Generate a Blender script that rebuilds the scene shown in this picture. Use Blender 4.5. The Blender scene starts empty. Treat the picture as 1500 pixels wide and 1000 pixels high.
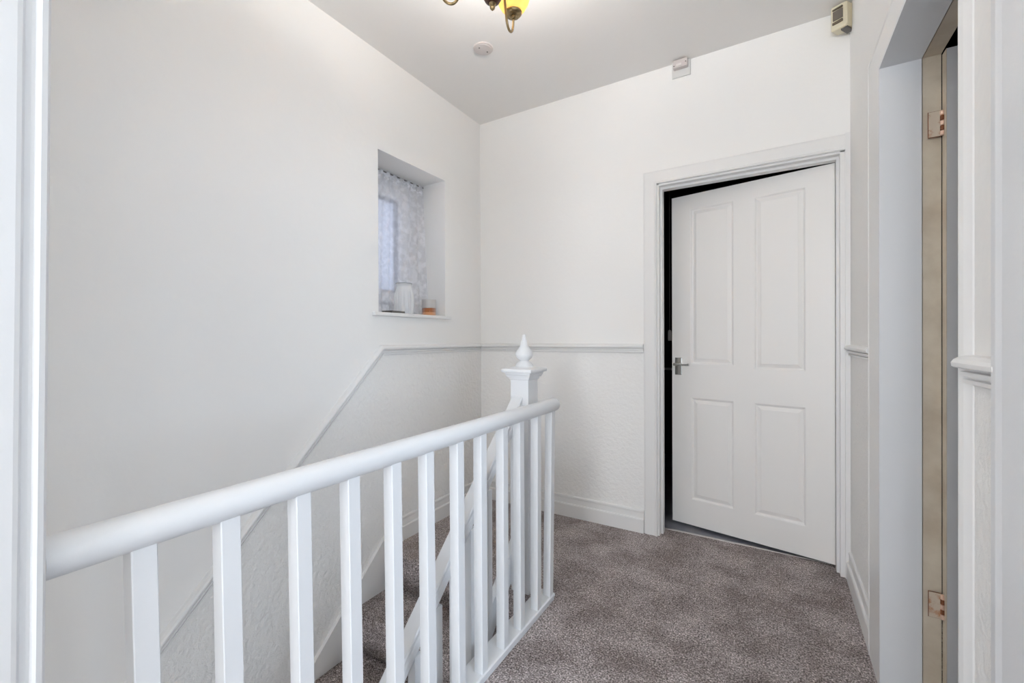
import bpy, bmesh, math, random
from mathutils import Vector, Matrix
random.seed(7)
PI = math.pi
scene = bpy.context.scene
COL = scene.collection

# ------------------------------------------------------------------ camera
YAW, PITCH, ROLL, FPX, CY = 0.5417, -0.0031, -0.0036, 637.82, 497.9
fw = Vector((-math.sin(YAW)*math.cos(PITCH), math.cos(YAW)*math.cos(PITCH), math.sin(PITCH)))
rt = Vector((math.cos(YAW), math.sin(YAW), 0)); up = rt.cross(fw)
rt2 = rt*math.cos(ROLL)+up*math.sin(ROLL); up2 = -rt*math.sin(ROLL)+up*math.cos(ROLL)
cam = bpy.data.cameras.new('camera'); co = bpy.data.objects.new('camera', cam); COL.objects.link(co)
M = Matrix((rt2, up2, -fw)).transposed().to_4x4(); M.translation = Vector((0, 0, 1.12))
co.matrix_world = M
cam.sensor_width = 36; cam.lens = FPX/1500*36; cam.shift_y = (CY-500)/1500
cam.clip_start = 0.01
scene.camera = co

# ------------------------------------------------------------------ world, daylight, exposure
w = bpy.data.worlds.new('sky'); scene.world = w; w.use_nodes = True
bg = w.node_tree.nodes['Background']; bg.inputs[0].default_value = (0.80, 0.88, 1.0, 1); bg.inputs[1].default_value = 2.0
scene.view_settings.view_transform = 'Standard'; scene.view_settings.look = 'None'
scene.view_settings.gamma = 1; scene.view_settings.use_curve_mapping = False
scene.view_settings.exposure = 0.09
scene.cycles.max_bounces = 14; scene.cycles.diffuse_bounces = 10; scene.cycles.transparent_max_bounces = 12

def area(name, loc, direction, sx, sy, power, color):
    l = bpy.data.lights.new(name, 'AREA'); l.shape = 'RECTANGLE'; l.size = sx; l.size_y = sy
    l.energy = power; l.color = color
    o = bpy.data.objects.new(name, l); COL.objects.link(o); o.location = loc
    o.rotation_euler = Vector(direction).to_track_quat('-Z', 'Y').to_euler()
    return o
# daylight through the window at the end of the landing passage behind the camera, and through the stair window
area('daylight_passage_window', (-0.25, -1.93, 1.40), (0, 1, -0.10), 0.85, 1.25, 50, (0.97, 0.99, 1.0))
# added fill for the left wall, from an unseen room on the right
area('fill_left_wall', (2.86, -0.70, 1.55), (-1, 0.45, 0.0), 1.5, 1.3, 94, (0.76, 0.88, 1.0))
# added light below, with no visible source, to lift the stairwell
area('fill_stairwell', (-1.30, -1.70, -1.3), (0, 0.75, 0.65), 0.7, 1.2, 22, (0.90, 0.93, 1.0))
area('daylight_stair_window', (-2.35, 1.88, 1.72), (1, 0, -0.03), 0.6, 0.85, 2.4, (0.90, 0.92, 1.0))

# ------------------------------------------------------------------ materials
def mat(name, col, rough=0.5, metal=0.0, **kw):
    m = bpy.data.materials.new(name); m.use_nodes = True
    b = m.node_tree.nodes['Principled BSDF']
    b.inputs['Base Color'].default_value = (*col, 1); b.inputs['Roughness'].default_value = rough
    b.inputs['Metallic'].default_value = metal
    for k, v in kw.items(): b.inputs[k].default_value = v
    return m
def nodes(m): return m.node_tree.nodes, m.node_tree.links, m.node_tree.nodes['Principled BSDF']
def noise(m, scale, detail=4, rough=0.55):
    N, L, b = nodes(m)
    g = N.new('ShaderNodeNewGeometry'); n = N.new('ShaderNodeTexNoise')
    n.inputs['Scale'].default_value = scale; n.inputs['Detail'].default_value = detail; n.inputs['Roughness'].default_value = rough
    L.new(g.outputs['Position'], n.inputs['Vector'])
    return n
def bump(m, tex, strength, dist, chain=None):
    N, L, b = nodes(m)
    u = N.new('ShaderNodeBump'); u.inputs['Distance'].default_value = dist
    if isinstance(strength, float): u.inputs['Strength'].default_value = strength
    else: L.new(strength, u.inputs['Strength'])
    L.new(tex, u.inputs['Height'])
    if chain: L.new(chain.outputs[0], u.inputs['Normal'])
    L.new(u.outputs[0], b.inputs['Normal'])
    return u
def mathn(m, op, a, bb=None, c=None):
    N, L, _ = nodes(m); n = N.new('ShaderNodeMath'); n.operation = op
    for i, v in enumerate((a, bb, c)):
        if v is None: continue
        if isinstance(v, (int, float)): n.inputs[i].default_value = v
        else: L.new(v, n.inputs[i])
    return n.outputs[0]

WALLC = (0.86, 0.852, 0.835)
def wall_mat(name, sloped):
    m = mat(name, WALLC, 0.62); N, L, b = nodes(m)
    n1 = noise(m, 9, 3); u1 = bump(m, n1.outputs[0], 0.12, 0.02)
    # heavier woodchip / orange peel texture below the dado rail
    n2 = noise(m, 48, 3, 0.6); 
    g = N.new('ShaderNodeNewGeometry'); s = N.new('ShaderNodeSeparateXYZ'); L.new(g.outputs['Position'], s.inputs[0])
    lim = 1.05
    if sloped:
        t = mathn(m, 'SUBTRACT', s.outputs[1], 0.57); lim = mathn(m, 'MINIMUM', t, 1.05)
    below = mathn(m, 'LESS_THAN', s.outputs[2], lim)
    st = mathn(m, 'MULTIPLY', below, 0.75 if sloped else 0.38)
    st = mathn(m, 'ADD', st, 0.03)
    bump(m, n2.outputs[0], st, 0.012, u1)
    return m
m_wall = wall_mat('white_wall_paint', False)
m_wall_l = wall_mat('white_stair_wall_paint', True)
m_ceil = mat('white_ceiling_paint', (0.80, 0.785, 0.765), 0.8); bump(m_ceil, noise(m_ceil, 35, 3).outputs[0], 0.12, 0.006)
m_gloss = mat('white_gloss_paint', (0.725, 0.735, 0.75), 0.32)
m_gloss.node_tree.nodes['Principled BSDF'].inputs['Specular IOR Level'].default_value = 0.4
bump(m_gloss, noise(m_gloss, 30, 3).outputs[0], 0.10, 0.004)
m_trim = mat('white_satin_paint', (0.79, 0.785, 0.775), 0.38); bump(m_trim, noise(m_trim, 22, 3).outputs[0], 0.08, 0.004)
m_door = mat('white_door_paint', (0.84, 0.825, 0.805), 0.42); bump(m_door, noise(m_door, 70, 2).outputs[0], 0.05, 0.002)
m_cream = mat('old_cream_paint', (0.46, 0.40, 0.30), 0.5)
def dirt(m, ca, cb, scale, lo, hi):
    N, L, b = nodes(m); n = noise(m, scale, 5, 0.6); r = N.new('ShaderNodeValToRGB')
    r.color_ramp.elements[0].position = lo; r.color_ramp.elements[1].position = hi
    r.color_ramp.elements[0].color = (*ca, 1); r.color_ramp.elements[1].color = (*cb, 1)
    L.new(n.outputs[0], r.inputs[0]); L.new(r.outputs[0], b.inputs['Base Color'])
dirt(m_cream, (0.52, 0.44, 0.34), (0.66, 0.59, 0.48), 7, 0.35, 0.65)
m_sensor = mat('yellowed_cream_plastic', (0.72, 0.66, 0.50), 0.45)
m_sensor_dark = mat('brown_grille', (0.13, 0.105, 0.07), 0.5)
m_pink = mat('aged_white_plastic', (0.62, 0.565, 0.545), 0.4)
m_white_pl = mat('white_plastic', (0.8, 0.8, 0.8), 0.3)
m_screw = mat('dark_screw', (0.12, 0.11, 0.10), 0.5)
m_brass = mat('antique_brass', (0.34, 0.25, 0.13), 0.3, 1.0)
m_bronze = mat('dark_bronze', (0.10, 0.05, 0.035), 0.3, 0.8)
m_copper = mat('worn_copper_hinge', (0.85, 0.62, 0.50), 0.3, 0.5)
m_rust = mat('rusty_hinge', (0.22, 0.08, 0.035), 0.7, 0.2)
m_chrome = mat('chrome', (0.55, 0.55, 0.54), 0.15, 1.0)
m_steel = mat('aluminium', (0.55, 0.54, 0.53), 0.45, 0.9)
m_dark = mat('unlit_room_black', (0.006, 0.006, 0.006), 0.6)  # black colour stands in for the darkness of the unlit side room
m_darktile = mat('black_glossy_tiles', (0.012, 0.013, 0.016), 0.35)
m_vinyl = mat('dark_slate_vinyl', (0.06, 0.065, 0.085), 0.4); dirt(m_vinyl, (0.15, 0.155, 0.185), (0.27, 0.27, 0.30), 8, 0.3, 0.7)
m_upvc = mat('white_window_plastic', (0.80, 0.81, 0.83), 0.25)
m_wood = mat('under_stair_board', (0.25, 0.13, 0.08), 0.7)

# carpet
m_carpet = mat('grey_brown_carpet', (0.2, 0.18, 0.17), 1.0); N, L, b = nodes(m_carpet)
b.inputs['Specular IOR Level'].default_value = 0.05
n1 = noise(m_carpet, 170, 3, 0.8); n2 = noise(m_carpet, 60, 3, 0.6); n3 = noise(m_carpet, 5.5, 4, 0.6)
r1 = N.new('ShaderNodeValToRGB'); e = r1.color_ramp.elements
e[0].position = 0.35; e[0].color = (0.060, 0.057, 0.057, 1); e[1].position = 0.67; e[1].color = (0.88, 0.86, 0.86, 1)
el = r1.color_ramp.elements.new(0.5); el.color = (0.310, 0.290, 0.290, 1)
L.new(n1.outputs[0], r1.inputs[0])
r2 = N.new('ShaderNodeValToRGB'); e = r2.color_ramp.elements
e[0].position = 0.30; e[0].color = (0.72, 0.68, 0.66, 1); e[1].position = 0.70; e[1].color = (1.22, 1.2, 1.2, 1)
L.new(n2.outputs[0], r2.inputs[0])
r3 = N.new('ShaderNodeValToRGB'); e = r3.color_ramp.elements
e[0].position = 0.38; e[0].color = (0.80, 0.745, 0.725, 1); e[1].position = 0.62; e[1].color = (1.24, 1.20, 1.19, 1)
L.new(n3.outputs[0], r3.inputs[0])
x1 = N.new('ShaderNodeMixRGB'); x1.blend_type = 'MULTIPLY'; x1.inputs[0].default_value = 1
x2 = N.new('ShaderNodeMixRGB'); x2.blend_type = 'MULTIPLY'; x2.inputs[0].default_value = 1
L.new(r1.outputs[0], x1.inputs[1]); L.new(r2.outputs[0], x1.inputs[2]); L.new(x1.outputs[0], x2.inputs[1]); L.new(r3.outputs[0], x2.inputs[2])
L.new(x2.outputs[0], b.inputs['Base Color'])
ub = bump(m_carpet, n1.outputs[0], 0.8, 0.006); bump(m_carpet, n2.outputs[0], 0.5, 0.012, ub)

def glass_mat(name, col, rough=0.02):
    m = bpy.data.materials.new(name); m.use_nodes = True; N = m.node_tree.nodes; L = m.node_tree.links
    N.remove(N['Principled BSDF']); out = N['Material Output']
    t = N.new('ShaderNodeBsdfTransparent'); g = N.new('ShaderNodeBsdfGlossy'); g.inputs['Roughness'].default_value = rough
    t.inputs[0].default_value = (*col, 1); f = N.new('ShaderNodeLayerWeight'); f.inputs[0].default_value = 0.35
    mx = N.new('ShaderNodeMixShader'); L.new(f.outputs['Facing'], mx.inputs[0]); L.new(t.outputs[0], mx.inputs[1]); L.new(g.outputs[0], mx.inputs[2])
    L.new(mx.outputs[0], out.inputs[0]); return m
m_glass = glass_mat('clear_glass', (0.96, 0.97, 0.97))
m_pane = glass_mat('window_glass', (0.93, 0.95, 0.98))

m_obsc = bpy.data.materials.new('obscured_window_glass'); m_obsc.use_nodes = True
_N = m_obsc.node_tree.nodes; _N.remove(_N['Principled BSDF']); _t = _N.new('ShaderNodeBsdfTranslucent'); _t.inputs[0].default_value = (0.52, 0.54, 0.59, 1)
_g = _N.new('ShaderNodeBsdfGlossy'); _g.inputs['Roughness'].default_value = 0.2; _m = _N.new('ShaderNodeMixShader'); _m.inputs[0].default_value = 0.05
m_obsc.node_tree.links.new(_t.outputs[0], _m.inputs[1]); m_obsc.node_tree.links.new(_g.outputs[0], _m.inputs[2]); m_obsc.node_tree.links.new(_m.outputs[0], _N['Material Output'].inputs[0])

# amber shade glass: diffuse + translucent
m_amber = bpy.data.materials.new('amber_frosted_glass'); m_amber.use_nodes = True
N = m_amber.node_tree.nodes; L = m_amber.node_tree.links; N.remove(N['Principled BSDF'])
tr = N.new('ShaderNodeBsdfTranslucent'); tr.inputs[0].default_value = (0.78, 0.60, 0.29, 1)
df = N.new('ShaderNodeBsdfDiffuse'); df.inputs[0].default_value = (0.88, 0.74, 0.42, 1)
gl = N.new('ShaderNodeBsdfGlossy'); gl.inputs['Roughness'].default_value = 0.2
a1 = N.new('ShaderNodeMixShader'); a1.inputs[0].default_value = 0.45; a2 = N.new('ShaderNodeMixShader'); a2.inputs[0].default_value = 0.06
L.new(tr.outputs[0], a1.inputs[1]); L.new(df.outputs[0], a1.inputs[2]); L.new(a1.outputs[0], a2.inputs[1]); L.new(gl.outputs[0], a2.inputs[2])
L.new(a2.outputs[0], N['Material Output'].inputs[0])
m_wax = mat('orange_brown_wax', (0.42, 0.13, 0.03), 0.5); m_wax2 = mat('peach_wax', (0.75, 0.36, 0.17), 0.6)
m_label = mat('pale_frosted_jar_label', (0.66, 0.62, 0.60), 0.5)

# net curtain: woven see-through white fabric with lace pattern
def net_mat(name, base, pat):
    m = bpy.data.materials.new(name); m.use_nodes = True; N = m.node_tree.nodes; L = m.node_tree.links
    N.remove(N['Principled BSDF'])
    g = N.new('ShaderNodeNewGeometry'); mp = N.new('ShaderNodeMapping'); mp.inputs['Scale'].default_value = (1, 1, 1)
    v = N.new('ShaderNodeTexNoise'); v.inputs['Scale'].default_value = 28; v.inputs['Detail'].default_value = 4
    L.new(g.outputs['Position'], v.inputs['Vector'])
    r = N.new('ShaderNodeValToRGB'); r.color_ramp.elements[0].position = 0.45; r.color_ramp.elements[1].position = 0.58
    r.color_ramp.elements[0].color = (base, base, base, 1); r.color_ramp.elements[1].color = (pat, pat, pat, 1)
    L.new(v.outputs[0], r.inputs[0])
    t = N.new('ShaderNodeBsdfTransparent'); d = N.new('ShaderNodeBsdfDiffuse'); d.inputs[0].default_value = (0.93, 0.93, 0.95, 1)
    q = N.new('ShaderNodeBsdfTranslucent'); q.inputs[0].default_value = (0.88, 0.88, 0.93, 1)
    s = N.new('ShaderNodeMixShader'); s.inputs[0].default_value = 0.5; mx = N.new('ShaderNodeMixShader')
    L.new(d.outputs[0], s.inputs[1]); L.new(q.outputs[0], s.inputs[2])
    L.new(r.outputs[0], mx.inputs[0]); L.new(t.outputs[0], mx.inputs[1]); L.new(s.outputs[0], mx.inputs[2])
    L.new(mx.outputs[0], N['Material Output'].inputs[0]); return m
m_net = net_mat('lace_net', 0.60, 0.72); m_net_head = net_mat('lace_header_tape', 0.60, 0.95)

# ------------------------------------------------------------------ mesh helpers
def bm_box(bm, x0, x1, y0, y1, z0, z1, bev=0.0):
    vs = [bm.verts.new((x, y, z)) for x in (x0, x1) for y in (y0, y1) for z in (z0, z1)]
    f = []
    for q in ((0,1,3,2),(4,6,7,5),(0,4,5,1),(2,3,7,6),(0,2,6,4),(1,5,7,3)): f.append(bm.faces.new([vs[i] for i in q]))
    if bev > 0:
        es = set()
        for x in f: es.update(x.edges)
        bmesh.ops.bevel(bm, geom=list(es), offset=bev, segments=2, affect='EDGES', profile=0.6)
def bm_poly(bm, pts, axis, a0, a1, bev=0):
    """extrude a 2D polygon along an axis (x: pts=(y,z); y: pts=(x,z); z: pts=(x,y))"""
    def P(p, a): return {'x': (a, p[0], p[1]), 'y': (p[0], a, p[1]), 'z': (p[0], p[1], a)}[axis]
    A = [bm.verts.new(P(p, a0)) for p in pts]; B = [bm.verts.new(P(p, a1)) for p in pts]
    n = len(pts); fs = [bm.faces.new(A), bm.faces.new(B[::-1])]
    for i in range(n): fs.append(bm.faces.new((A[i], A[(i+1) % n], B[(i+1) % n], B[i])))
    if bev:
        es = set()
        for x in fs: es.update(x.edges)
        bmesh.ops.bevel(bm, geom=list(es), offset=bev, segments=2, affect='EDGES')
def bm_lathe(bm, prof, c=(0, 0, 0), seg=32, caps=True):
    rings = []
    for r, z in prof:
        rings.append([bm.verts.new((c[0]+r*math.cos(2*PI*i/seg), c[1]+r*math.sin(2*PI*i/seg), c[2]+z)) for i in range(seg)])
    for a, b_ in zip(rings, rings[1:]):
        for i in range(seg): bm.faces.new((a[i], a[(i+1) % seg], b_[(i+1) % seg], b_[i]))
    if caps:
        bm.faces.new(rings[0][::-1]); bm.faces.new(rings[-1])
def bm_tube(bm, pts, r, seg=12):
    pts = [Vector(p) for p in pts]; rings = []; ref = Vector((0, 0, 1))
    for i, p in enumerate(pts):
        t = (pts[min(i+1, len(pts)-1)]-pts[max(i-1, 0)]).normalized()
        if i == 0:
            a = t.cross(ref)
            if a.length < 1e-3: a = t.cross(Vector((1, 0, 0)))
            a.normalize()
        else: a = (a-t*a.dot(t)).normalized()
        b_ = t.cross(a); rr = r(i/(len(pts)-1)) if callable(r) else r
        rings.append([bm.verts.new(p+a*rr*math.cos(2*PI*k/seg)+b_*rr*math.sin(2*PI*k/seg)) for k in range(seg)])
    for p, q in zip(rings, rings[1:]):
        for k in range(seg): bm.faces.new((p[k], p[(k+1) % seg], q[(k+1) % seg], q[k]))
    bm.faces.new(rings[0][::-1]); bm.faces.new(rings[-1])
def bm_sweep(bm, path, prof, out, upv=None):
    """sweep a profile (o,h) along a planar polyline with mitred corners; out = wall normal, h is perpendicular to path in the wall plane"""
    path = [Vector(p) for p in path]; out = Vector(out); rings = []; n = len(path)
    for i, p in enumerate(path):
        ds = []
        if i > 0: ds.append((path[i]-path[i-1]).normalized())
        if i < n-1: ds.append((path[i+1]-path[i]).normalized())
        hs = [out.cross(d).normalized() for d in ds]
        h = sum(hs, Vector()).normalized(); k = 1/max(0.2, h.dot(hs[0]))
        if upv is not None and h.dot(Vector(upv)) < 0: h = -h
        rings.append([bm.verts.new(p+out*o+h*(hh*k)) for o, hh in prof])
    m = len(prof)
    for a, b_ in zip(rings, rings[1:]):
        for k in range(m): bm.faces.new((a[k], a[(k+1) % m], b_[(k+1) % m], b_[k]))
    bm.faces.new(rings[0][::-1]); bm.faces.new(rings[-1])
def obj(name, bm, m, parent=None, smooth=None, mods=None, offset=None):
    bmesh.ops.recalc_face_normals(bm, faces=bm.faces)
    if offset: bmesh.ops.translate(bm, verts=bm.verts, vec=-Vector(offset))
    me = bpy.data.meshes.new(name); bm.to_mesh(me); bm.free()
    o = bpy.data.objects.new(name, me); COL.objects.link(o)
    for x in (m if isinstance(m, (list, tuple)) else [m]): me.materials.append(x)
    if offset and parent is None: o.location = offset
    if parent is not None: o.parent = parent
    if smooth:
        for p in me.polygons: p.use_smooth = True
        me.set_sharp_from_angle(angle=math.radians(smooth))
    return o
def thing(name, label, cat, loc, rotz=0, group=None):
    o = bpy.data.objects.new(name, None); COL.objects.link(o); o.location = loc; o.rotation_euler = (0, 0, rotz)
    o.empty_display_size = 0.05
    o['label'] = label; o['category'] = cat
    if group: o['group'] = group
    return o
def sthing(name, loc, rotz=0):
    o = bpy.data.objects.new(name, None); COL.objects.link(o); o.location = loc; o.rotation_euler = (0, 0, rotz)
    o.empty_display_size = 0.05; o['kind'] = 'structure'; return o
def struct(name, bm, m, **k):
    o = obj(name, bm, m, **k); o['kind'] = 'structure'; return o
def tag(o, label, cat, group=None):
    o['label'] = label; o['category'] = cat
    if group: o['group'] = group
    return o
NB = bmesh.new

# ------------------------------------------------------------------ room constants (metres)
XL, XR, YB, ZC = -1.786, 0.304, 2.54, 2.639
XP = -0.80          # face of the short wall left of the camera
YE = 0.165          # its end
XS = -0.886         # edge of landing over the stairwell
YN = 1.655          # first riser
YS = -1.85          # wall behind the camera
ZLOW = -2.70

# ------------------------------------------------------------------ walls
WY0, WY1, WZ0, WZ1 = 1.605, 2.150, 1.262, 2.122     # stair window opening
bm = NB()
T = 0.34
bm_box(bm, XL-T, XL, YS-0.1, WY0, ZLOW, ZC)
bm_box(bm, XL-T, XL, WY1, YB+0.1, ZLOW, ZC)
bm_box(bm, XL-T, XL, WY0, WY1, ZLOW, WZ0)
bm_box(bm, XL-T, XL, WY0, WY1, WZ1, ZC)
struct('wall_left', bm, m_wall_l)

DX0, DX1, DZ = -0.566, 0.280, 1.990                  # back door opening (between architraves)
bm = NB()
bm_box(bm, XL, DX0-0.02, YB, YB+0.12, -0.3, ZC)
bm_box(bm, DX1+0.01, XR+0.12, YB, YB+0.12, -0.3, ZC)
bm_box(bm, DX0-0.02, DX1+0.01, YB, YB+0.12, DZ+0.01, ZC)
struct('wall_back', bm, m_wall)

RY0, RY1, RZ = 1.118, 1.782, 1.964                   # right doorway opening
bm = NB()
bm_box(bm, XR, XR+0.12, RY1, YB, -0.02, ZC)
bm_box(bm, XR, XR+0.12, YS, 0.04, -0.02, ZC); bm_box(bm, XR, XR+0.12, 0.82, RY0-0.012, -0.02, ZC); bm_box(bm, XR, XR+0.12, 0.04, 0.82, 1.99, ZC)
bm_box(bm, XR, XR+0.12, RY0-0.012, RY1, RZ+0.012, ZC)
struct('wall_right', bm, m_wall)

bm = NB(); bm_box(bm, XP-0.09, XP, YS, YE, 0, ZC); struct('wall_landing_left', bm, m_wall)
bm = NB(); bm_box(bm, XS, XS+0.06, YS, YN+0.10, ZLOW, -0.022); struct('wall_under_landing', bm, m_wall)
# wall behind the camera with a window opening
bm = NB()
bm_box(bm, XL, -0.70, YS-0.12, YS, ZLOW, ZC); bm_box(bm, 0.20, XR+0.12, YS-0.12, YS, -0.02, ZC)
bm_box(bm, -0.70, 0.20, YS-0.12, YS, ZLOW, 0.75); bm_box(bm, -0.70, 0.20, YS-0.12, YS, 2.05, ZC)
struct('wall_front', bm, m_wall)
bm = NB(); bm_box(bm, XL-T, XR+0.12, YS-0.12, YB+0.12, ZC, ZC+0.1); struct('ceiling', bm, m_ceil)

# ------------------------------------------------------------------ floor (carpeted landing, with the doorway on the right)
bm = NB()
bm_poly(bm, [(XS, YS), (XR+0.14, YS), (XR+0.14, YB), (0.28, YB), (0.28, 2.655), (-0.566, 2.655), (-0.566, YB), (XL, YB), (XL, YN+0.12), (XS, YN+0.12)], 'z', -0.022, 0)
struct('floor', bm, m_carpet)
bm = NB(); bm_box(bm, XL, XR, YS, YB, ZLOW-0.05, ZLOW); struct('floor_lower', bm, m_carpet)

# ------------------------------------------------------------------ baseboards
SK = [(0, 0), (0.018, 0), (0.018, 0.076), (0.015, 0.0815), (0.009, 0.0835), (0.008, 0.112), (0.010, 0.120), (0.009, 0.127), (0.004, 0.131), (0, 0.131)]
bm = NB(); bm_sweep(bm, [(XL, YB, 0), (-0.643, YB, 0)], SK, (0, -1, 0), (0, 0, 1)); struct('baseboard_back', bm, m_trim)
bm = NB(); bm_sweep(bm, [(XL, YB-0.018, 0), (XL, 1.692, 0)], SK, (1, 0, 0), (0, 0, 1))
SL = 0.957
def zs(y): return 0.050+SL*(y-1.609)
yk = 1.693
bm_poly(bm, [(yk, 0.129), (yk, -0.45), (1.2, -1.0), (-1.8, zs(-1.8)-0.65), (-1.8, zs(-1.8)), ], 'x', XL, XL+0.016)
struct('baseboard_left', bm, m_trim)
# thin bead along the top of the stair string
bm = NB(); bm_sweep(bm, [(XL+0.016, -1.8, zs(-1.8)-0.004), (XL+0.016, yk, zs(yk)-0.004)], [(0, -0.004), (0.003, -0.003), (0.003, 0.003), (0, 0.004)], (1, 0, 0), (0, 0, 1)); struct('trim_1', bm, m_trim)
bm = NB(); bm_sweep(bm, [(XR, 1.975, 0), (XR, YB-0.01, 0)], SK, (-1, 0, 0), (0, 0, 1)); struct('baseboard_right', bm, m_trim)

# ------------------------------------------------------------------ dado rails
DZ0 = 1.066
DP = [(0, .022), (.012, .0195), (.021, .014), (.0248, .008), (.0240, .001), (.020, -.0015), (.005, -.002), (.005, -.0065), (.013, -.008), (.0135, -.0155), (.004, -.017), (.004, -.0205), (.010, -.022), (.010, -.028), (.003, -.0295), (0, -.033)]
bm = NB(); bm_sweep(bm, [(XL, YB-0.001, DZ0), (XL, 1.622, DZ0), (XL, -1.8, DZ0-1.0*(1.622+1.8))], DP, (1, 0, 0), (0, 0, 1)); struct('trim_2', bm, m_trim)
bm = NB(); bm_sweep(bm, [(XL, YB, DZ0), (-0.643, YB, DZ0)], DP, (0, -1, 0), (0, 0, 1)); struct('trim_3', bm, m_trim)
bm = NB(); bm_sweep(bm, [(XR, 1.972, DZ0), (XR, YB-0.002, DZ0)], DP, (-1, 0, 0), (0, 0, 1)); struct('trim_4', bm, m_trim)
bm = NB(); bm_sweep(bm, [(XR, 0.93, DZ0), (XR, RY0-0.012, DZ0)], DP, (-1, 0, 0), (0, 0, 1)); struct('trim_5', bm, m_trim)

# ------------------------------------------------------------------ back door: architrave, lining, stop, leaf
AP = [(0, 0), (0.015, 0), (0.018, 0.004), (0.016, 0.010), (0.012, 0.013), (0.011, 0.060), (0.010, 0.068), (0.006, 0.075), (0, 0.077)]
bm = NB()
bm_sweep(bm, [(DX0, YB, 0), (DX0, YB, DZ), (DX1+0.004, YB, DZ), (DX1+0.004, YB, 2.08)][:3], AP, (0, -1, 0), (-1, 0, 1))
bm_box(bm, DX1+0.004, XR-0.001, YB-0.014, YB, 0, DZ+0.077)
struct('trim_6', bm, m_trim)
bm = NB()   # lining + stop
bm_box(bm, DX0-0.02, DX0+0.010, YB-0.002, 2.655, 0, DZ-0.004)
bm_box(bm, DX1-0.014, DX1+0.01, YB-0.002, 2.655, 0, DZ-0.004)
bm_box(bm, DX0+0.010, DX1-0.014, YB-0.002, 2.655, DZ-0.010, DZ+0.006)
bm_box(bm, DX0+0.010, DX0+0.021, YB+0.035, YB+0.075, 0, DZ-0.010)
bm_box(bm, DX1-0.025, DX1-0.014, YB+0.035, YB+0.075, 0, DZ-0.010)
bm_box(bm, DX0+0.021, DX1-0.025, YB+0.035, YB+0.075, DZ-0.022, DZ-0.010)
struct('trim_7', bm, m_trim)

door = sthing('door_1', (0.2535, 2.617, 0.0), math.radians(180-10.87))
# local: +x runs from the hinge to the free edge, +y faces the camera side
DW, DT, DB, DTOP = 0.798, 0.035, 0.016, 1.966
def panel_face(bm, w, z0, z1, panels, y):
    xs = sorted({0, w, *[p[0] for p in panels], *[p[1] for p in panels]}); zss = sorted({z0, z1, *[p[2] for p in panels], *[p[3] for p in panels]})
    V = {}
    def v(x, yy, z):
        k = (round(x, 5), round(yy, 5), round(z, 5))
        if k not in V: V[k] = bm.verts.new(k)
        return V[k]
    for i in range(len(xs)-1):
        for j in range(len(zss)-1):
            cx, cz = (xs[i]+xs[i+1])/2, (zss[j]+zss[j+1])/2
            if any(p[0] < cx < p[1] and p[2] < cz < p[3] for p in panels): continue
            bm.faces.new((v(xs[i], y, zss[j]), v(xs[i+1], y, zss[j]), v(xs[i+1], y, zss[j+1]), v(xs[i], y, zss[j+1])))
    s = 1 if y > 0 else 1
    for p in panels:
        # nested rectangles: rim, groove, raised field
        prof = [(0, 0), (0.004, -0.0015), (0.010, -0.0085), (0.014, -0.0095), (0.030, -0.0035), (0.033, -0.0018), (0.0345, -0.0018)]
        ringl = None
        for ins, dep in prof:
            x0, x1, a0, a1 = p[0]+ins, p[1]-ins, p[2]+ins, p[3]-ins
            ring = [v(x0, y+dep, a0), v(x1, y+dep, a0), v(x1, y+dep, a1), v(x0, y+dep, a1)]
            if ringl:
                for k in range(4): bm.faces.new((ringl[k], ringl[(k+1) % 4], ring[(k+1) % 4], ring[k]))
            ringl = ring
        bm.faces.new(ringl)
bm = NB()
PN = [(0.118, 0.352, 0.940, 1.877), (0.453, 0.689, 0.965, 1.880), (0.118, 0.352, 0.168, 0.769), (0.453, 0.686, 0.168, 0.769)]
PN = [(a, b_, max(c, 0.948) if c > .5 else c, d) for a, b_, c, d in PN]
panel_face(bm, DW, DB, DTOP, PN, 0)
vs = [bm.verts.new((x, y, z)) for x in (0, DW) for y in (0, -DT) for z in (DB, DTOP)]
for q in ((2, 3, 7, 6), (0, 1, 3, 2), (4, 6, 7, 5), (0, 2, 6, 4), (1, 5, 7, 3)): bm.faces.new([vs[i] for i in q])
bmesh.ops.remove_doubles(bm, verts=bm.verts, dist=1e-5)
leaf = obj('door_leaf', bm, m_door, door)
bm = NB(); bm_box(bm, 0.739, 0.778, 0, 0.006, 0.900, 1.003, 0.0015)
hd = obj('handle_plate', bm, m_chrome, door); hd['label'] = 'chrome lever handle plate'
bm = NB()
bm_tube(bm, [(0.760, 0.004, 0.963), (0.760, 0.040, 0.963)], 0.009, 14)
bm_tube(bm, [(0.772, 0.042, 0.964), (0.755, 0.046, 0.964), (0.730, 0.044, 0.963), (0.700, 0.042, 0.962), (0.684, 0.043, 0.964)], lambda t: 0.0085-0.003*math.sin(t*PI*0.9), 14)
lv = obj('handle_lever', bm, m_chrome, door, smooth=50); lv['label'] = 'chrome lever'
# aluminium carpet strip on the threshold
bm = NB(); bm_poly(bm, [(2.652, 0), (2.654, 0.0025), (2.661, 0.0035), (2.668, 0.0025), (2.670, 0), (2.670, -0.01), (2.652, -0.01)], 'x', DX0+0.012, DX1-0.016)
tag(obj('threshold_strip', bm, m_steel), 'thin silver metal strip across the floor under the white four panel door', 'threshold strip')

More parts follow.
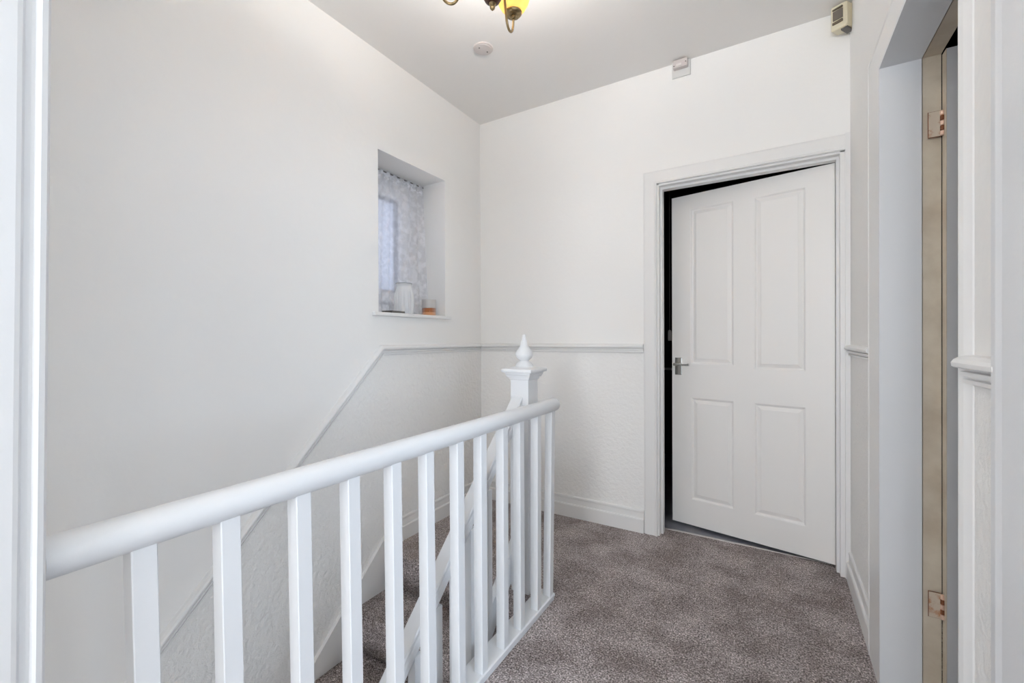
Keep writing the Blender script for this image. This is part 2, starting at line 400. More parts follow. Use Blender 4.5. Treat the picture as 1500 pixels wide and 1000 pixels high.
# dark bathroom behind the back door
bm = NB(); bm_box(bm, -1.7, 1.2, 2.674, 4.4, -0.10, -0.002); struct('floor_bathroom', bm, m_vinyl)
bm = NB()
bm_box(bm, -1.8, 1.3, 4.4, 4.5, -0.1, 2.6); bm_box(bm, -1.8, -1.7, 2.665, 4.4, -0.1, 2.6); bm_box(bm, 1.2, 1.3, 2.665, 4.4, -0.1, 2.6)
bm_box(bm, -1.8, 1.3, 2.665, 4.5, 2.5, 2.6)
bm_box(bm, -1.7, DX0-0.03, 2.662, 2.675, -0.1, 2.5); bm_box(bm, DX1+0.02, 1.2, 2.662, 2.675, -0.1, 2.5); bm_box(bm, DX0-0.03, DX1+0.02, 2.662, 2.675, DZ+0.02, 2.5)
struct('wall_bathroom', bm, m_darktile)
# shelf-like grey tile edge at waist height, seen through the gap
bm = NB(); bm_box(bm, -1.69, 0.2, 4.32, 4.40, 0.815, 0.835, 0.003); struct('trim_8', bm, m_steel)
t = thing('light_pull_cord', 'thin grey pull cord with pale toggle hanging in the dark door gap', 'pull cord', (-0.590, 3.0, 2.5))
bm = NB(); bm_tube(bm, [(0, 0, 0), (0, 0, -1.34)], 0.0025, 8); obj('cord', bm, mat('grey_cord', (0.16, 0.155, 0.15), 0.7), t)
bm = NB(); bm_lathe(bm, [(0.003, 0), (0.009, -0.006), (0.011, -0.02), (0.012, -0.06), (0.010, -0.072)], (0, 0, -1.325), 16); obj('toggle', bm, mat('off_white_plastic', (0.6, 0.58, 0.55), 0.4), t, smooth=40)

# ------------------------------------------------------------------ right doorway
bm = NB()   # architrave far side + head, wide plain board with outer bead
AF = XR-0.018
def frame_piece(bm, y0, y1, z0, z1): bm_box(bm, AF, XR, y0, y1, z0, z1)
bm_box(bm, AF, XR, RY1-0.004, 1.955, 0, RZ+0.004)
bm_poly(bm, [(RY1-0.004, RZ+0.004), (1.955, RZ+0.004), (1.955, 2.058), (RY0-0.04, 2.058), (RY0-0.04, RZ+0.004)], 'x', AF, XR)
bm_sweep(bm, [(AF+0.004, 1.955, 0), (AF+0.004, 1.955, 2.058), (AF+0.004, RY0-0.05, 2.058)], [(-0.004, 0), (0.003, 0.002), (0.006, 0.008), (0.003, 0.016), (-0.012, 0.018), (-0.012, 0)], (-1, 0, 0), (0, 1, 1))
struct('trim_9', bm, m_trim)
bm = NB()
bm_poly(bm, [(XR, RY0+0.004), (XR-0.011, RY0+0.003), (XR-0.012, RY0-0.004), (XR-0.009, RY0-0.016), (XR-0.002, RY0-0.034), (XR, RY0-0.036)], 'z', 0, RZ+0.004)
struct('trim_10', bm, m_trim)
XM = 0.384
bm = NB()   # white lining
bm_box(bm, AF-0.002, XM, RY1-0.012, RY1+0.002, 0, RZ); bm_box(bm, XR-0.008, XM, RY0-0.010, RY0+0.004, 0, RZ); bm_box(bm, AF-0.002, XM, RY0-0.010, RY1, RZ-0.002, RZ+0.010)
struct('trim_11', bm, m_gloss)
bm = NB()   # unpainted rebate
bm_box(bm, XM+0.0025, 0.428, RY1-0.009, RY1+0.002, 0, RZ); bm_box(bm, XM+0.0025, 0.428, RY0-0.010, RY0+0.001, 0, RZ); bm_box(bm, XM+0.0025, 0.428, RY0-0.010, RY1, RZ-0.001, RZ+0.010)
struct('trim_12', bm, m_cream)

m_hplate = mat('painted_hinge_plate', (0.62, 0.50, 0.40), 0.45); dirt(m_hplate, (0.50, 0.27, 0.15), (0.66, 0.57, 0.46), 38, 0.36, 0.50)
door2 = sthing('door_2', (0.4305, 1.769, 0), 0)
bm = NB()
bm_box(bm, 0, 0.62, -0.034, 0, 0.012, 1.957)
l2 = obj('door_leaf', bm, mat('shade_grey_door_paint', (0.62, 0.62, 0.63), 0.45), door2)  # grey tone partly puts the leaf's shade into its paint
bm = NB(); bm_box(bm, -0.0015, -0.0001, -0.034, 0, 0.012, 1.957); obj('door_edge', bm, m_cream, door2)['label'] = 'cream painted edge'
for zc in (1.752, 0.322):
    bm = NB()
    bm_box(bm, -0.034, -0.006, -0.0115, -0.0085, zc-0.037, zc+0.037)
    hg = obj('hinge', bm, m_hplate, door2); hg['label'] = 'painted butt hinge with bare copper knuckles'
    bm = NB()
    for k in range(5):
        a = zc-0.037+k*0.0148; bm_lathe(bm, [(0.0045, 0), (0.0055, 0.001), (0.0055, 0.0128), (0.0045, 0.0138)], (-0.004, -0.0125, a), 12)
    kn = obj('hinge_knuckle', bm, [m_copper, m_rust], hg, smooth=40)
    for i, p in enumerate(kn.data.polygons):
        if (p.center.z-(zc-0.037))//0.0148 % 2 == 1: p.material_index = 1
    bm = NB(); bm_box(bm, -0.0355, -0.006, -0.0095, -0.0080, zc-0.0385, zc+0.0385)
    obj('hinge_recess', bm, m_rust, hg)
# dark room behind the right doorway
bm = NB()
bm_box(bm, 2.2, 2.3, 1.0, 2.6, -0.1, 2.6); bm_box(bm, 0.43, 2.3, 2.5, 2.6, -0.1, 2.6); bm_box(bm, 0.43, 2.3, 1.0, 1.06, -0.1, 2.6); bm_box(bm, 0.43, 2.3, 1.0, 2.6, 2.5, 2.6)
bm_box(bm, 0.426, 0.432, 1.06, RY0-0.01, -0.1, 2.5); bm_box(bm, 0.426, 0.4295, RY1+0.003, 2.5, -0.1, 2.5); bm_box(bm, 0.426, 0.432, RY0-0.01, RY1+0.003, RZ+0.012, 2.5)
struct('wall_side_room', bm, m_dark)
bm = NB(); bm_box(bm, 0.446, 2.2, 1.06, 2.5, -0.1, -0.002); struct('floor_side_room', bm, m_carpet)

# unseen room beside the camera, added so the fill reaches the left wall
bm = NB()
X2 = 2.70
bm_box(bm, 0.424, X2+0.1, 0.90, 0.98, -0.1, 2.6); bm_box(bm, 0.424, X2+0.1, YS-0.1, YS, -0.1, 2.6); bm_box(bm, 0.424, X2+0.1, YS, 0.90, 2.5, 2.6)
bm_box(bm, X2, X2+0.1, YS, -1.50, -0.1, 2.5); bm_box(bm, X2, X2+0.1, 0.10, 0.90, -0.1, 2.5); bm_box(bm, X2, X2+0.1, -1.50, 0.10, -0.1, 0.85); bm_box(bm, X2, X2+0.1, -1.50, 0.10, 2.25, 2.5)
struct('wall_fill_room', bm, m_wall)
bm = NB(); bm_box(bm, XR+0.14, X2, YS, 0.90, -0.1, -0.001); bm_box(bm, XR+0.0, XR+0.14, 0.04, 0.82, -0.03, -0.001) ; struct('floor_fill_room', bm, m_carpet)
win_fill = sthing('window_fill_room', (X2+0.05, -0.70, 0.85))  # added window that lets the fill light in
bm = NB()
for y0, y1, z0, z1 in ((-0.8, -0.74, 0, 1.4), (0.74, 0.8, 0, 1.4), (-0.74, 0.74, 0, 0.06), (-0.74, 0.74, 1.34, 1.4), (-0.03, 0.03, 0.06, 1.34)): bm_box(bm, -0.03, 0.03, y0, y1, z0, z1)
obj('window_frame', bm, m_upvc, win_fill)  # frame of the added window
bm = NB(); bm_box(bm, -0.004, 0.004, -0.74, 0.74, 0.06, 1.34); obj('window_pane', bm, m_pane, win_fill)  # pane of the added window

# trims right and left of the camera
def lean(bm, yref, k):
    for v in bm.verts: v.co.y += k*(v.co.z-1.12)
bm = NB()
bm_poly(bm, [(XR, 0.945), (XR-0.010, 0.946), (XR-0.018, 0.943), (XR-0.0235, 0.936), (XR-0.0245, 0.918), (XR-0.0225, 0.902), (XR-0.0225, 0.815), (XR, 0.815)], 'z', 0, 2.09)
bm_box(bm, XR-0.002, XR+0.13, 0.80, 0.822, 0, 1.992); bm_box(bm, XR-0.002, XR+0.13, 0.036, 0.058, 0, 1.992); bm_box(bm, XR-0.002, XR+0.13, 0.036, 0.822, 1.97, 1.992)
bm_box(bm, XR-0.019, XR, -0.06, 0.045, 0, 2.09); bm_box(bm, XR-0.019, XR, 0.045, 0.815, 1.985, 2.09)
struct('trim_13', bm, m_gloss)
bm = NB()
bm_poly(bm, [(XP, 0.02), (XP+0.0170, 0.02), (XP+0.0170, 0.140), (XP+0.0160, 0.1445), (XP+0.0115, 0.1475), (XP+0.0105, 0.153), (XP+0.0115, 0.156), (XP+0.015, 0.158), (XP+0.0165, 0.161), (XP+0.0155, 0.1665), (XP+0.010, 0.170), (XP-0.020, 0.170), (XP-0.02, 0.165), (XP, 0.165)], 'z', 0, ZC)
lean(bm, 0, 0.012)
struct('trim_14', bm, m_gloss)

# window behind the camera
win2 = sthing('window_2', (-0.25, YS-0.06, 0.75))
bm = NB()
for x0, x1, z0, z1 in ((-0.45, -0.39, 0, 1.3), (0.39, 0.45, 0, 1.3), (-0.39, 0.39, 0, 0.06), (-0.39, 0.39, 1.24, 1.3), (-0.02, 0.02, 0.06, 1.24)): bm_box(bm, x0, x1, -0.03, 0.03, z0, z1)
obj('window_frame', bm, m_upvc, win2)
bm = NB(); bm_box(bm, -0.39, 0.39, -0.004, 0.004, 0.06, 1.24); obj('window_pane', bm, m_pane, win2)

# ------------------------------------------------------------------ stair window (left wall)
XW = XL-0.24
win1 = sthing('window_1', (XW, (WY0+WY1)/2, WZ0))
hy = (WY1-WY0)/2; hz = WZ1-WZ0
def ring(bm, x0, x1, hy, z0, z1, wy, wz):
    bm_box(bm, x0, x1, -hy, -hy+wy, z0, z1, 0.004); bm_box(bm, x0, x1, hy-wy, hy, z0, z1, 0.004)
    bm_box(bm, x0, x1, -hy+wy-0.004, hy-wy+0.004, z0, z0+wz, 0.004); bm_box(bm, x0, x1, -hy+wy-0.004, hy-wy+0.004, z1-wz, z1, 0.004)
bm = NB(); ring(bm, -0.06, -0.005, hy, 0, hz, 0.105, 0.07); obj('window_frame', bm, m_upvc, win1)
bm = NB(); ring(bm, -0.05, 0.018, hy-0.112, 0.078, hz-0.078, 0.078, 0.07); sash = obj('window_sash', bm, m_upvc, win1)
m_rub = mat('grey_rubber_seal', (0.09, 0.09, 0.10), 0.7)
bm = NB(); ring(bm, -0.03, 0.004, hy-0.1045, 0.0705, hz-0.0705, 0.012, 0.012); obj('outer_seal', bm, m_rub, sash)
bm = NB(); ring(bm, -0.03, 0.0195, hy-0.186, 0.144, hz-0.144, 0.010, 0.010); obj('glass_seal', bm, m_rub, sash)
bm = NB(); bm_box(bm, -0.022, -0.012, -hy+0.18, hy-0.18, 0.14, hz-0.14); obj('window_pane', bm, m_obsc, win1)
bm = NB(); bm_box(bm, 0.018, 0.030, hy-0.160, hy-0.132, 0.36, 0.42, 0.003); bm_box(bm, 0.030, 0.045, hy-0.155, hy-0.137, 0.33, 0.43, 0.004)
obj('window_handle', bm, m_white_pl, sash)
bm = NB(); bm_box(bm, XL-0.24, XL+0.001, WY0+0.0005, WY1-0.0005, WZ0-0.02, WZ0+0.0005, 0); bm_box(bm, XL+0.0005, XL+0.026, 1.561, 2.183, WZ0-0.018, WZ0+0.001, 0.004)
sill = struct('trim_15', bm, m_trim)

# net curtain hung in front of the window
def curtain_mesh(bm, y0, y1, z0, z1, ny, nz, fx):
    g = [[bm.verts.new(fx(y0+(y1-y0)*i/ny, z0+(z1-z0)*j/nz, i/ny, j/nz)) for j in range(nz+1)] for i in range(ny+1)]
    for i in range(ny):
        for j in range(nz): bm.faces.new((g[i][j], g[i+1][j], g[i+1][j+1], g[i][j+1]))
cx0 = XW+0.055
t = thing('net_curtain', 'white lace net curtain hanging in the small recessed stair window', 'net curtain', (cx0, 1.8775, 2.10))
def fcur(y, z, u, v):
    dr = (1-v)                      # fuller and drifting sideways lower down
    yy = y+0.02*dr*math.sin(u*9+1)*u
    x = 0.010*math.sin(u*46+0.6*math.sin(v*5))*(0.35+0.65*dr)+0.006*math.sin(u*17+2)
    if u > 0.72: x += 0.05*dr*(u-0.72)/0.28
    return (x+0.004, yy-1.8775, z-2.10)
bm = NB(); curtain_mesh(bm, WY0+0.006, WY1-0.010, WZ0+0.012, WZ1-0.055, 120, 30, fcur)
obj('curtain_fabric', bm, m_net, t, smooth=80)
bm = NB(); curtain_mesh(bm, WY0+0.006, WY1-0.010, WZ1-0.062, WZ1-0.012, 120, 4, lambda y, z, u, v: (0.005*math.sin(u*60)+0.006, y-1.8775, z-2.10+0.003*math.sin(u*75)))
obj('header_tape', bm, m_net_head, t, smooth=80)
bm = NB(); bm_tube(bm, [(0.002, WY0+0.001-1.8775, 2.108-2.10), (0.002, WY1-0.001-1.8775, 2.108-2.10)], 0.004, 8)
obj('curtain_wire', bm, m_screw, t)

# things on the sill
t = thing('glass_jar', 'clear ribbed glass jar with narrow neck on the window sill', 'glass jar', (XL-0.055, 1.845, WZ0+0.001))
def ribbed(bm, prof, seg=72, rib=0.0015):
    rings = []
    for r, z in prof:
        rings.append([bm.verts.new(((r+(rib*math.cos(i/seg*2*PI*18) if 0.01 < z < 0.14 else 0))*math.cos(2*PI*i/seg), (r+(rib*math.cos(i/seg*2*PI*18) if 0.01 < z < 0.14 else 0))*math.sin(2*PI*i/seg), z)) for i in range(seg)])
    for a, b_ in zip(rings, rings[1:]):
        for i in range(seg): bm.faces.new((a[i], a[(i+1) % seg], b_[(i+1) % seg], b_[i]))
    bm.faces.new(rings[0][::-1])
bm = NB(); ribbed(bm, [(0.046, 0), (0.053, 0.006), (0.056, 0.03), (0.056, 0.09), (0.054, 0.12), (0.048, 0.145), (0.043, 0.158), (0.042, 0.168), (0.045, 0.174), (0.046, 0.176)])
m_jar = bpy.data.materials.new('jar_glass'); m_jar.use_nodes = True
Nn = m_jar.node_tree.nodes; Ll = m_jar.node_tree.links; pb = Nn['Principled BSDF']
pb.inputs['Base Color'].default_value = (0.97, 0.98, 0.98, 1); pb.inputs['Roughness'].default_value = 0.04; pb.inputs['Transmission Weight'].default_value = 0.0
tt = Nn.new('ShaderNodeBsdfTransparent'); mm = Nn.new('ShaderNodeMixShader'); lw = Nn.new('ShaderNodeLayerWeight'); lw.inputs[0].default_value = 0.25
mr = Nn.new('ShaderNodeMapRange'); mr.inputs['To Min'].default_value = 0.28; mr.inputs['To Max'].default_value = 0.75
Ll.new(lw.outputs['Facing'], mr.inputs[0]); Ll.new(mr.outputs[0], mm.inputs[0]); Ll.new(tt.outputs[0], mm.inputs[1]); Ll.new(pb.outputs[0], mm.inputs[2]); Ll.new(mm.outputs[0], Nn['Material Output'].inputs[0])
obj('jar_body', bm, m_jar, t, smooth=50)
bm = NB()
bm_tube(bm, [(0.0455*math.cos(a*PI/24), 0.0455*math.sin(a*PI/24), 0.178) for a in range(48)]+[(0.0455, 0, 0.178)], 0.0022, 8)
obj('jar_rim', bm, mat('dark_glass_rim', (0.22, 0.23, 0.24), 0.2), t, smooth=60)
t = thing('candle_jar', 'small glass candle jar with orange brown wax on the right of the window sill', 'candle', (XL-0.055, 2.058, WZ0+0.001))
bm = NB(); bm_lathe(bm, [(0.040, 0), (0.0435, 0.004), (0.0445, 0.016), (0.0445, 0.098), (0.042, 0.104)], seg=40, caps=False); obj('jar_body', bm, m_glass, t, smooth=50)
bm = NB(); bm_lathe(bm, [(0.036, 0.002), (0.0425, 0.004), (0.043, 0.022)], seg=40); obj('peach_base', bm, m_wax2, t, smooth=50)
bm = NB(); bm_lathe(bm, [(0.043, 0.022), (0.043, 0.047)], seg=40); obj('wax', bm, m_wax, t, smooth=50)
bm = NB(); bm_lathe(bm, [(0.0435, 0.050), (0.0435, 0.100)], seg=40, caps=False); obj('jar_label', bm, m_label, t, smooth=50)
bm = NB(); bm_box(bm, -0.035, 0.035, -0.055, 0.055, 0, 0.013, 0.002)
o = tag(obj('flat_case', bm, m_screw), 'small flat dark object lying on the sill left of the glass jar', 'case'); o.location = (XL-0.026, 1.735, WZ0+0.0012); o.rotation_euler = (0, 0, 0.1)

# ------------------------------------------------------------------ staircase
GO, RI = 0.220, 0.2067
st = thing('staircase', 'flight of grey carpeted stairs going down beside the left wall', 'stairs', (0, 0, 0))
def step_poly(k):
    zt = -RI*k; zb = -RI*(k+1); yb = YN-GO*k; yn = yb-0.026; back = yb+GO+0.02 if k else YN+0.12
    pts = [(back, zt)]
    R = 0.026
    for a in range(0, 7):
        th = PI/2+PI/2*a/6*1.15
        pts.append((yn+R+R*math.cos(th), zt-R+R*math.sin(th)))
    pts += [(yb+0.002, zb+0.016), (yb+0.010, zb+0.006), (yb+0.016, zb-0.003), (back, zb-0.003)]
    return pts
for k in range(0, 12):
    bm = NB(); 
    P = step_poly(k); n = len(P)
    bm_poly(bm, P, 'x', XL+0.0165, XS-0.001 if k == 0 else -1.0035)
    obj('step', bm, m_carpet, st, smooth=35)

# ------------------------------------------------------------------ newel post
NXC, NYC, NH = -0.9615, 1.704, 0.0445
t = thing('newel_post', 'white square newel post with moulded cap and turned pear shaped finial', 'newel post', (NXC, NYC, 0.0))
Z0 = 0.0
bm = NB(); bm_box(bm, -NH, NH, -NH, NH, 0, 0.955-Z0, 0.002); obj('post', bm, m_gloss, t)
bm = NB()
prof = [(0.0455, 0.938), (0.0500, 0.9405), (0.0505, 0.949), (0.0560, 0.9495), (0.0580, 0.956), (0.0630, 0.9625), (0.0635, 0.970), (0.0740, 0.972), (0.0755, 0.976), (0.0755, 0.983), (0.0730, 0.987), (0.0400, 0.995)]
rings = [[bm.verts.new((sx*r, sy*r, z-Z0)) for sx, sy in ((1, 1), (-1, 1), (-1, -1), (1, -1))] for r, z in prof]
for a, b_ in zip(rings, rings[1:]):
    for i in range(4): bm.faces.new((a[i], a[(i+1) % 4], b_[(i+1) % 4], b_[i]))
bm.faces.new(rings[0][::-1]); bm.faces.new(rings[-1]); obj('cap', bm, m_gloss, t)
bm = NB(); bm_lathe(bm, [(0.040, 0.990-Z0), (0.041, 0.995-Z0), (0.038, 1.004-Z0), (0.030, 1.013-Z0), (0.022, 1.018-Z0), (0.0205, 1.022-Z0), (0.024, 1.026-Z0), (0.033, 1.034-Z0), (0.039, 1.044-Z0), (0.0395, 1.052-Z0), (0.035, 1.063-Z0), (0.026, 1.075-Z0), (0.019, 1.088-Z0), (0.014, 1.104-Z0), (0.0105, 1.122-Z0), (0.0095, 1.132-Z0), (0.007, 1.138-Z0), (0.002, 1.140-Z0)], seg=32)
obj('finial', bm, m_gloss, t, smooth=60)

# ------------------------------------------------------------------ landing balustrade
t = thing('landing_balustrade', 'white level handrail on twelve square spindles guarding the landing edge', 'balustrade', (-0.837, 0.18, 0))
T0 = Vector((-0.837, 0.18, 0))
bm = NB()
zc = 0.828
pr = [(0.0290*math.cos(a), zc+0.0285*math.sin(a)) for a in [i*2*PI/28 for i in range(28)]]
pr = [(x*1.0, max(z, 0.8005)) for x, z in pr]
ys = [YE+0.006-0.18, 1.742-0.18, 1.757-0.18, 1.766-0.18, 1.770-0.18]; sc = [1, 1, .93, .75, .40]
rings = [[bm.verts.new((x*s, y, zc+(z-zc)*s)) for x, z in pr] for y, s in zip(ys, sc)]
for a, b_ in zip(rings, rings[1:]):
    for i in range(28): bm.faces.new((a[i], a[(i+1) % 28], b_[(i+1) % 28], b_[i]))
bm.faces.new(rings[0][::-1]); bm.faces.new(rings[-1]); obj('handrail', bm, m_gloss, t, smooth=50)
bm = NB(); bm_poly(bm, [(-0.049, 0), (-0.049, 0.026), (-0.045, 0.030), (0.025, 0.030), (0.0305, 0.027), (0.031, 0.018), (0.026, 0.014), (0.026, 0)], 'y', YE+0.012-0.18, 1.690-0.18)
obj('base_board', bm, m_gloss, t)
BY = [(.278, .288), (.401, .408), (.540, .545), (.664, .668), (.795, .797), (.920, .920), (1.058, 1.052), (1.182, 1.172), (1.318, 1.304), (1.436, 1.422), (1.579, 1.556), (1.712, 1.668)]
H2 = 0.0165
for yt, yb in BY:
    bm = NB(); vs = []
    for z, y, xo in ((0.028, yb, 0.009), (0.806, yt, 0.0)):
        vs.append([bm.verts.new((xo+sx*H2, y-0.18+sy*H2, z)) for sx, sy in ((-1, -1), (1, -1), (1, 1), (-1, 1))])
    fs = [bm.faces.new(vs[0][::-1]), bm.faces.new(vs[1])]
    for i in range(4): fs.append(bm.faces.new((vs[0][i], vs[0][(i+1) % 4], vs[1][(i+1) % 4], vs[1][i])))
    es = set()
    for f in fs: es.update(f.edges)
    bmesh.ops.bevel(bm, geom=list(es), offset=0.0015, segments=1, affect='EDGES')
    obj('spindle', bm, m_gloss, t)

# ------------------------------------------------------------------ stair balustrade (sloping, left of the landing one)
t = thing('stair_balustrade', 'white sloping stair handrail with square spindles running down from the newel post', 'balustrade', (-0.972, 1.66, 0))
SR = 0.985
def zr(y): return 0.867+SR*(y-1.66)
RP = [(-0.027, -0.030), (-0.028, -0.004), (-0.024, 0.0), (0.024, 0.0), (0.028, -0.004), (0.026, -0.014), (0.029, -0.022), (0.029, -0.040), (0.024, -0.050), (0.016, -0.058), (-0.016, -0.058), (-0.024, -0.050), (-0.029, -0.040), (-0.029, -0.022)]
RP = [(-x, z) for x, z in RP]
RP = [(-0.028, -0.004), (-0.024, 0.0), (0.024, 0.0), (0.028, -0.004), (0.026, -0.016), (0.029, -0.022), (0.029, -0.040), (0.022, -0.052), (0.016, -0.059), (-0.016, -0.059), (-0.022, -0.052), (-0.029, -0.040), (-0.029, -0.022), (-0.026, -0.016)]
bm = NB(); d = Vector((0, 1, SR)).normalized(); nrm = Vector((0, -d.z, d.y))
rings = []
for y in (-0.9, 1.6585):
    p = Vector((0, y-1.66, zr(y)))
    rg = []
    for x, h in RP:
        q = p+nrm*h
        if y > 1: q = q+d*((1.6585-1.66-q.y)/d.y)
        rg.append(bm.verts.new((x, q.y, q.z)))
    rings.append(rg)
n = len(RP)
for i in range(n): bm.faces.new((rings[0][i], rings[0][(i+1) % n], rings[1][(i+1) % n], rings[1][i]))
bm.faces.new(rings[0][::-1]); bm.faces.new(rings[1]); obj('handrail', bm, m_gloss, t)
def zt_(y): return 0.137+SR*(y-1.547)
bm = NB(); bm_poly(bm, [(1.6585-1.66, zt_(1.6585)), (-0.9-1.66, zt_(-0.9)), (-0.9-1.66, zt_(-0.9)-0.125), (1.6585-1.66, zt_(1.6585)-0.125)], 'x', -0.030, -0.002); obj('string_board', bm, m_gloss, t)
for y in [1.600, 1.492, 1.382, 1.274, 1.186, 1.083, 0.985]+[0.885-0.105*k for k in range(15)]:
    zb0, zt0 = zt_(y+0.016)-0.145, zr(y+0.016)-0.075
    bm = NB(); bm_box(bm, -0.0015, 0.0285, y-1.66, y-1.66+0.032, zb0, zt0, 0.0015); obj('spindle', bm, m_gloss, t)

# ------------------------------------------------------------------ ceiling fittings
LAT = Vector((0.85683, 0.51558, 0)); DEP = Vector((-0.51559, 0.85683, 0))
CC = Vector((-0.7866, 1.1909, 0))
t = thing('chandelier', 'antique brass three arm ceiling light with amber glass shades', 'ceiling light', (CC.x, CC.y, ZC))
zz = lambda z: z-ZC
bm = NB(); bm_lathe(bm, [(0.055, zz(2.638)), (0.057, zz(2.630)), (0.050, zz(2.618)), (0.030, zz(2.606)), (0.010, zz(2.600)), (0.007, zz(2.590)), (0.007, zz(2.39)), (0.012, zz(2.375)), (0.016, zz(2.36)), (0.012, zz(2.345)), (0.009, zz(2.33)), (0.009, zz(2.30))], seg=32)
obj('stem', bm, m_brass, t, smooth=50)
bm = NB(); bm_lathe(bm, [(0.008, zz(2.308)), (0.022, zz(2.302)), (0.030, zz(2.288)), (0.034, zz(2.270)), (0.035, zz(2.252)), (0.032, zz(2.236)), (0.024, zz(2.222)), (0.012, zz(2.215))], seg=32)
obj('bowl', bm, m_bronze, t, smooth=60)
bm = NB(); bm_lathe(bm, [(0.010, zz(2.217)), (0.012, zz(2.213)), (0.008, zz(2.210)), (0.006, zz(2.207)), (0.009, zz(2.203)), (0.008, zz(2.198)), (0.003, zz(2.193)), (0.001, zz(2.191))], seg=24)
obj('finial', bm, m_brass, t, smooth=60)
for ang in (66, 180, 300):
    a = math.radians(ang); u = LAT*math.cos(a)+DEP*math.sin(a)
    def P(r, z): return u*r+Vector((0, 0, zz(z)))
    ctl = [P(.030, 2.285), P(.050, 2.318), P(.072, 2.322), P(.092, 2.300), P(.104, 2.262), P(.113, 2.232), P(.126, 2.216), P(.142, 2.215), P(.157, 2.226), P(.166, 2.248), P(.169, 2.272), P(.170, 2.286)]
    pts = []
    for i in range(len(ctl)-1):
        p0, p1, p2, p3 = ctl[max(i-1, 0)], ctl[i], ctl[i+1], ctl[min(i+2, len(ctl)-1)]
        for s in range(5):
            q = s/5; pts.append(0.5*((2*p1)+(p2-p0)*q+(2*p0-5*p1+4*p2-p3)*q*q+(3*p1-p0-3*p2+p3)*q**3))
    pts.append(ctl[-1])
    bm = NB(); bm_tube(bm, pts, 0.0045, 10); arm = obj('arm', bm, m_brass, t, smooth=60)
    c = u*0.170
    bm = NB(); bm_lathe(bm, [(0.006, zz(2.276)), (0.010, zz(2.280)), (0.010, zz(2.286)), (0.024, zz(2.289)), (0.031, zz(2.297)), (0.031, zz(2.301)), (0.012, zz(2.303))], (c.x, c.y, 0), 28)
    obj('shade_cup', bm, m_brass, arm, smooth=50)
    bm = NB(); bm_lathe(bm, [(0.013, zz(2.303)), (0.013, zz(2.345)), (0.010, zz(2.348))], (c.x, c.y, 0), 20); obj('lamp_holder', bm, m_white_pl, arm, smooth=50)
    bm = NB()
    pf = [(0.018, 2.300), (0.032, 2.304), (0.045, 2.318), (0.056, 2.338), (0.0625, 2.362), (0.064, 2.385), (0.061, 2.405), (0.058, 2.420), (0.062, 2.438)]
    bm_lathe(bm, [(r, zz(z)) for r, z in pf], (c.x, c.y, 0), 40, caps=False)
    sh = obj('glass_shade', bm, m_amber, t, smooth=80)
    sh['label'] = 'amber frosted glass shade'
    so = sh.modifiers.new('thickness', 'SOLIDIFY'); so.thickness = 0.003
    bm = NB(); bm_lathe(bm, [(0.009, zz(2.346)), (0.010, zz(2.350)), (0.012, zz(2.356)), (0.012, zz(2.362)), (0.008, zz(2.366)), (0.001, zz(2.367))], (c.x, c.y, 0), 20)
    mb = bpy.data.materials.get('lit_bulb')
    if not mb:
        mb = mat('lit_bulb', (1, 0.9, 0.7), 0.5); q = mb.node_tree.nodes['Principled BSDF']
        q.inputs['Emission Color'].default_value = (1, 0.86, 0.66, 1); q.inputs['Emission Strength'].default_value = 1.6
    obj('bulb', bm, mb, arm, smooth=80)
    l = bpy.data.lights.new('bulb_light', 'POINT'); l.energy = 7.7; l.color = (1.0, 0.965, 0.93); l.shadow_soft_size = 0.02
    lo = bpy.data.objects.new('bulb_light', l); COL.objects.link(lo); lo.parent = t; lo.location = (c.x, c.y, zz(2.432))

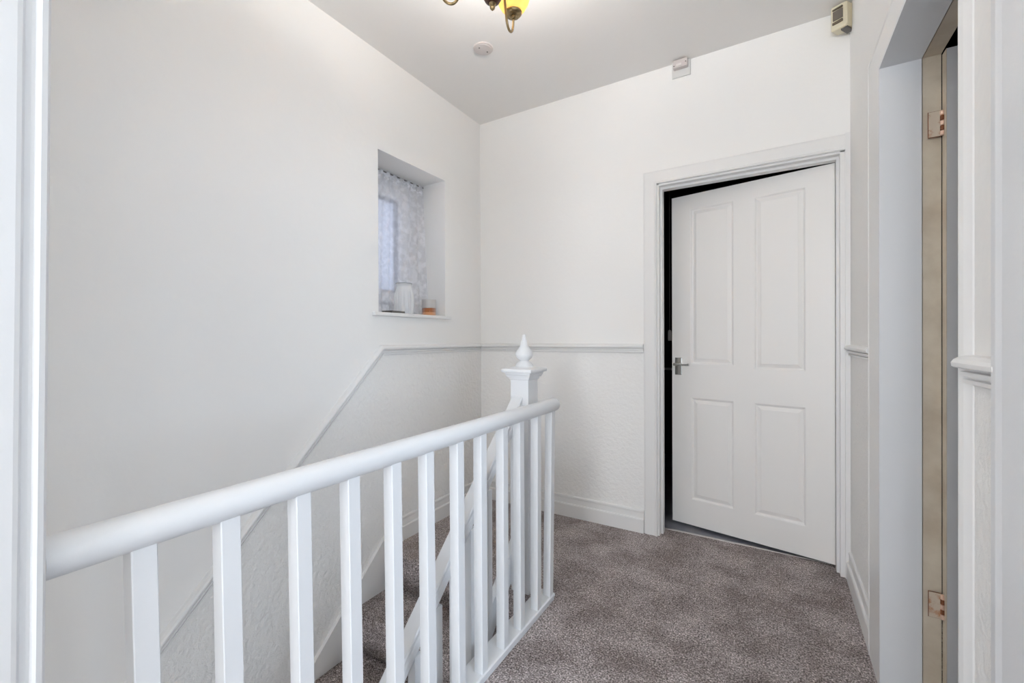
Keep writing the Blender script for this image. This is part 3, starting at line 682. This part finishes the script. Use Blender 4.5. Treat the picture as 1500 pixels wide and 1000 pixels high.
t = thing('ceiling_plate', 'round white blanking plate with two dark screws on the ceiling', 'ceiling plate', (-1.300, 1.880, ZC))
bm = NB(); bm_lathe(bm, [(0.052, 0), (0.052, -0.004), (0.049, -0.0065), (0.042, -0.007), (0.041, -0.009), (0.036, -0.0095), (0.01, -0.0095)], seg=40); obj('plate', bm, m_pink, t, smooth=35)
for s in (-1, 1):
    v = LAT*0.021*s*1.0-DEP*0.0*s; v = (LAT*0.020+DEP*0.016)*s
    bm = NB(); bm_lathe(bm, [(0.0038, -0.0090), (0.0038, -0.0108), (0.002, -0.011)], (v.x, v.y, 0), 12); obj('screw', bm, m_screw, t)

t = thing('junction_box', 'small square off white junction box high on the back wall against the ceiling', 'junction box', (-0.432, YB, 2.60))
bm = NB(); bm_box(bm, -0.050, 0.046, -0.012, 0, -0.046, 0.038, 0.003); obj('back_plate', bm, mat('white_box_plastic', (0.68, 0.675, 0.66), 0.45), t)
bm = NB(); bm_box(bm, -0.040, 0.034, -0.040, -0.012, -0.008, 0.034, 0.003); obj('box_lid', bm, m_pink, t)
bm = NB(); bm_box(bm, -0.022, 0.006, -0.046, -0.040, -0.004, 0.010, 0.002); obj('switch', bm, mat('pale_plastic', (0.75, 0.7, 0.68), 0.35), t)
for x, z in ((-0.034, 0.002), (0.026, 0.012)):
    bm = NB(); bm_lathe(bm, [(0.003, 0), (0.003, 0.002)], (0, 0, 0), 10); bmesh.ops.rotate(bm, verts=bm.verts, matrix=Matrix.Rotation(PI/2, 3, 'X')); bmesh.ops.translate(bm, verts=bm.verts, vec=(x, -0.040, z)); obj('screw', bm, m_screw, t)

t = thing('motion_sensor', 'yellowed cream motion sensor box with brown grille high in the right corner', 'motion sensor', (0.269, 2.486, 2.577), math.radians(-33))
bm = NB()
bm_poly(bm, [(-0.032, -0.030), (-0.032, 0.020), (-0.006, 0.030), (0.030, 0.030), (0.030, -0.022)], 'z', -0.055, 0.055, 0.003); obj('case', bm, m_sensor, t)
bm = NB(); bm_box(bm, -0.022, 0.016, -0.0335, -0.026, -0.012, 0.028); obj('lens_window', bm, mat('brown_lens', (0.17, 0.145, 0.12), 0.3), t)
for z0, z1 in ((0.034, 0.040), (-0.030, -0.020)):
    bm = NB(); bm_box(bm, -0.024, 0.016, -0.0335, -0.026, z0, z1); obj('slot', bm, m_sensor_dark, t)
bm = NB(); bm_box(bm, 0.002, 0.028, -0.015, 0.035, -0.062, -0.054); obj('bracket', bm, m_screw, t)
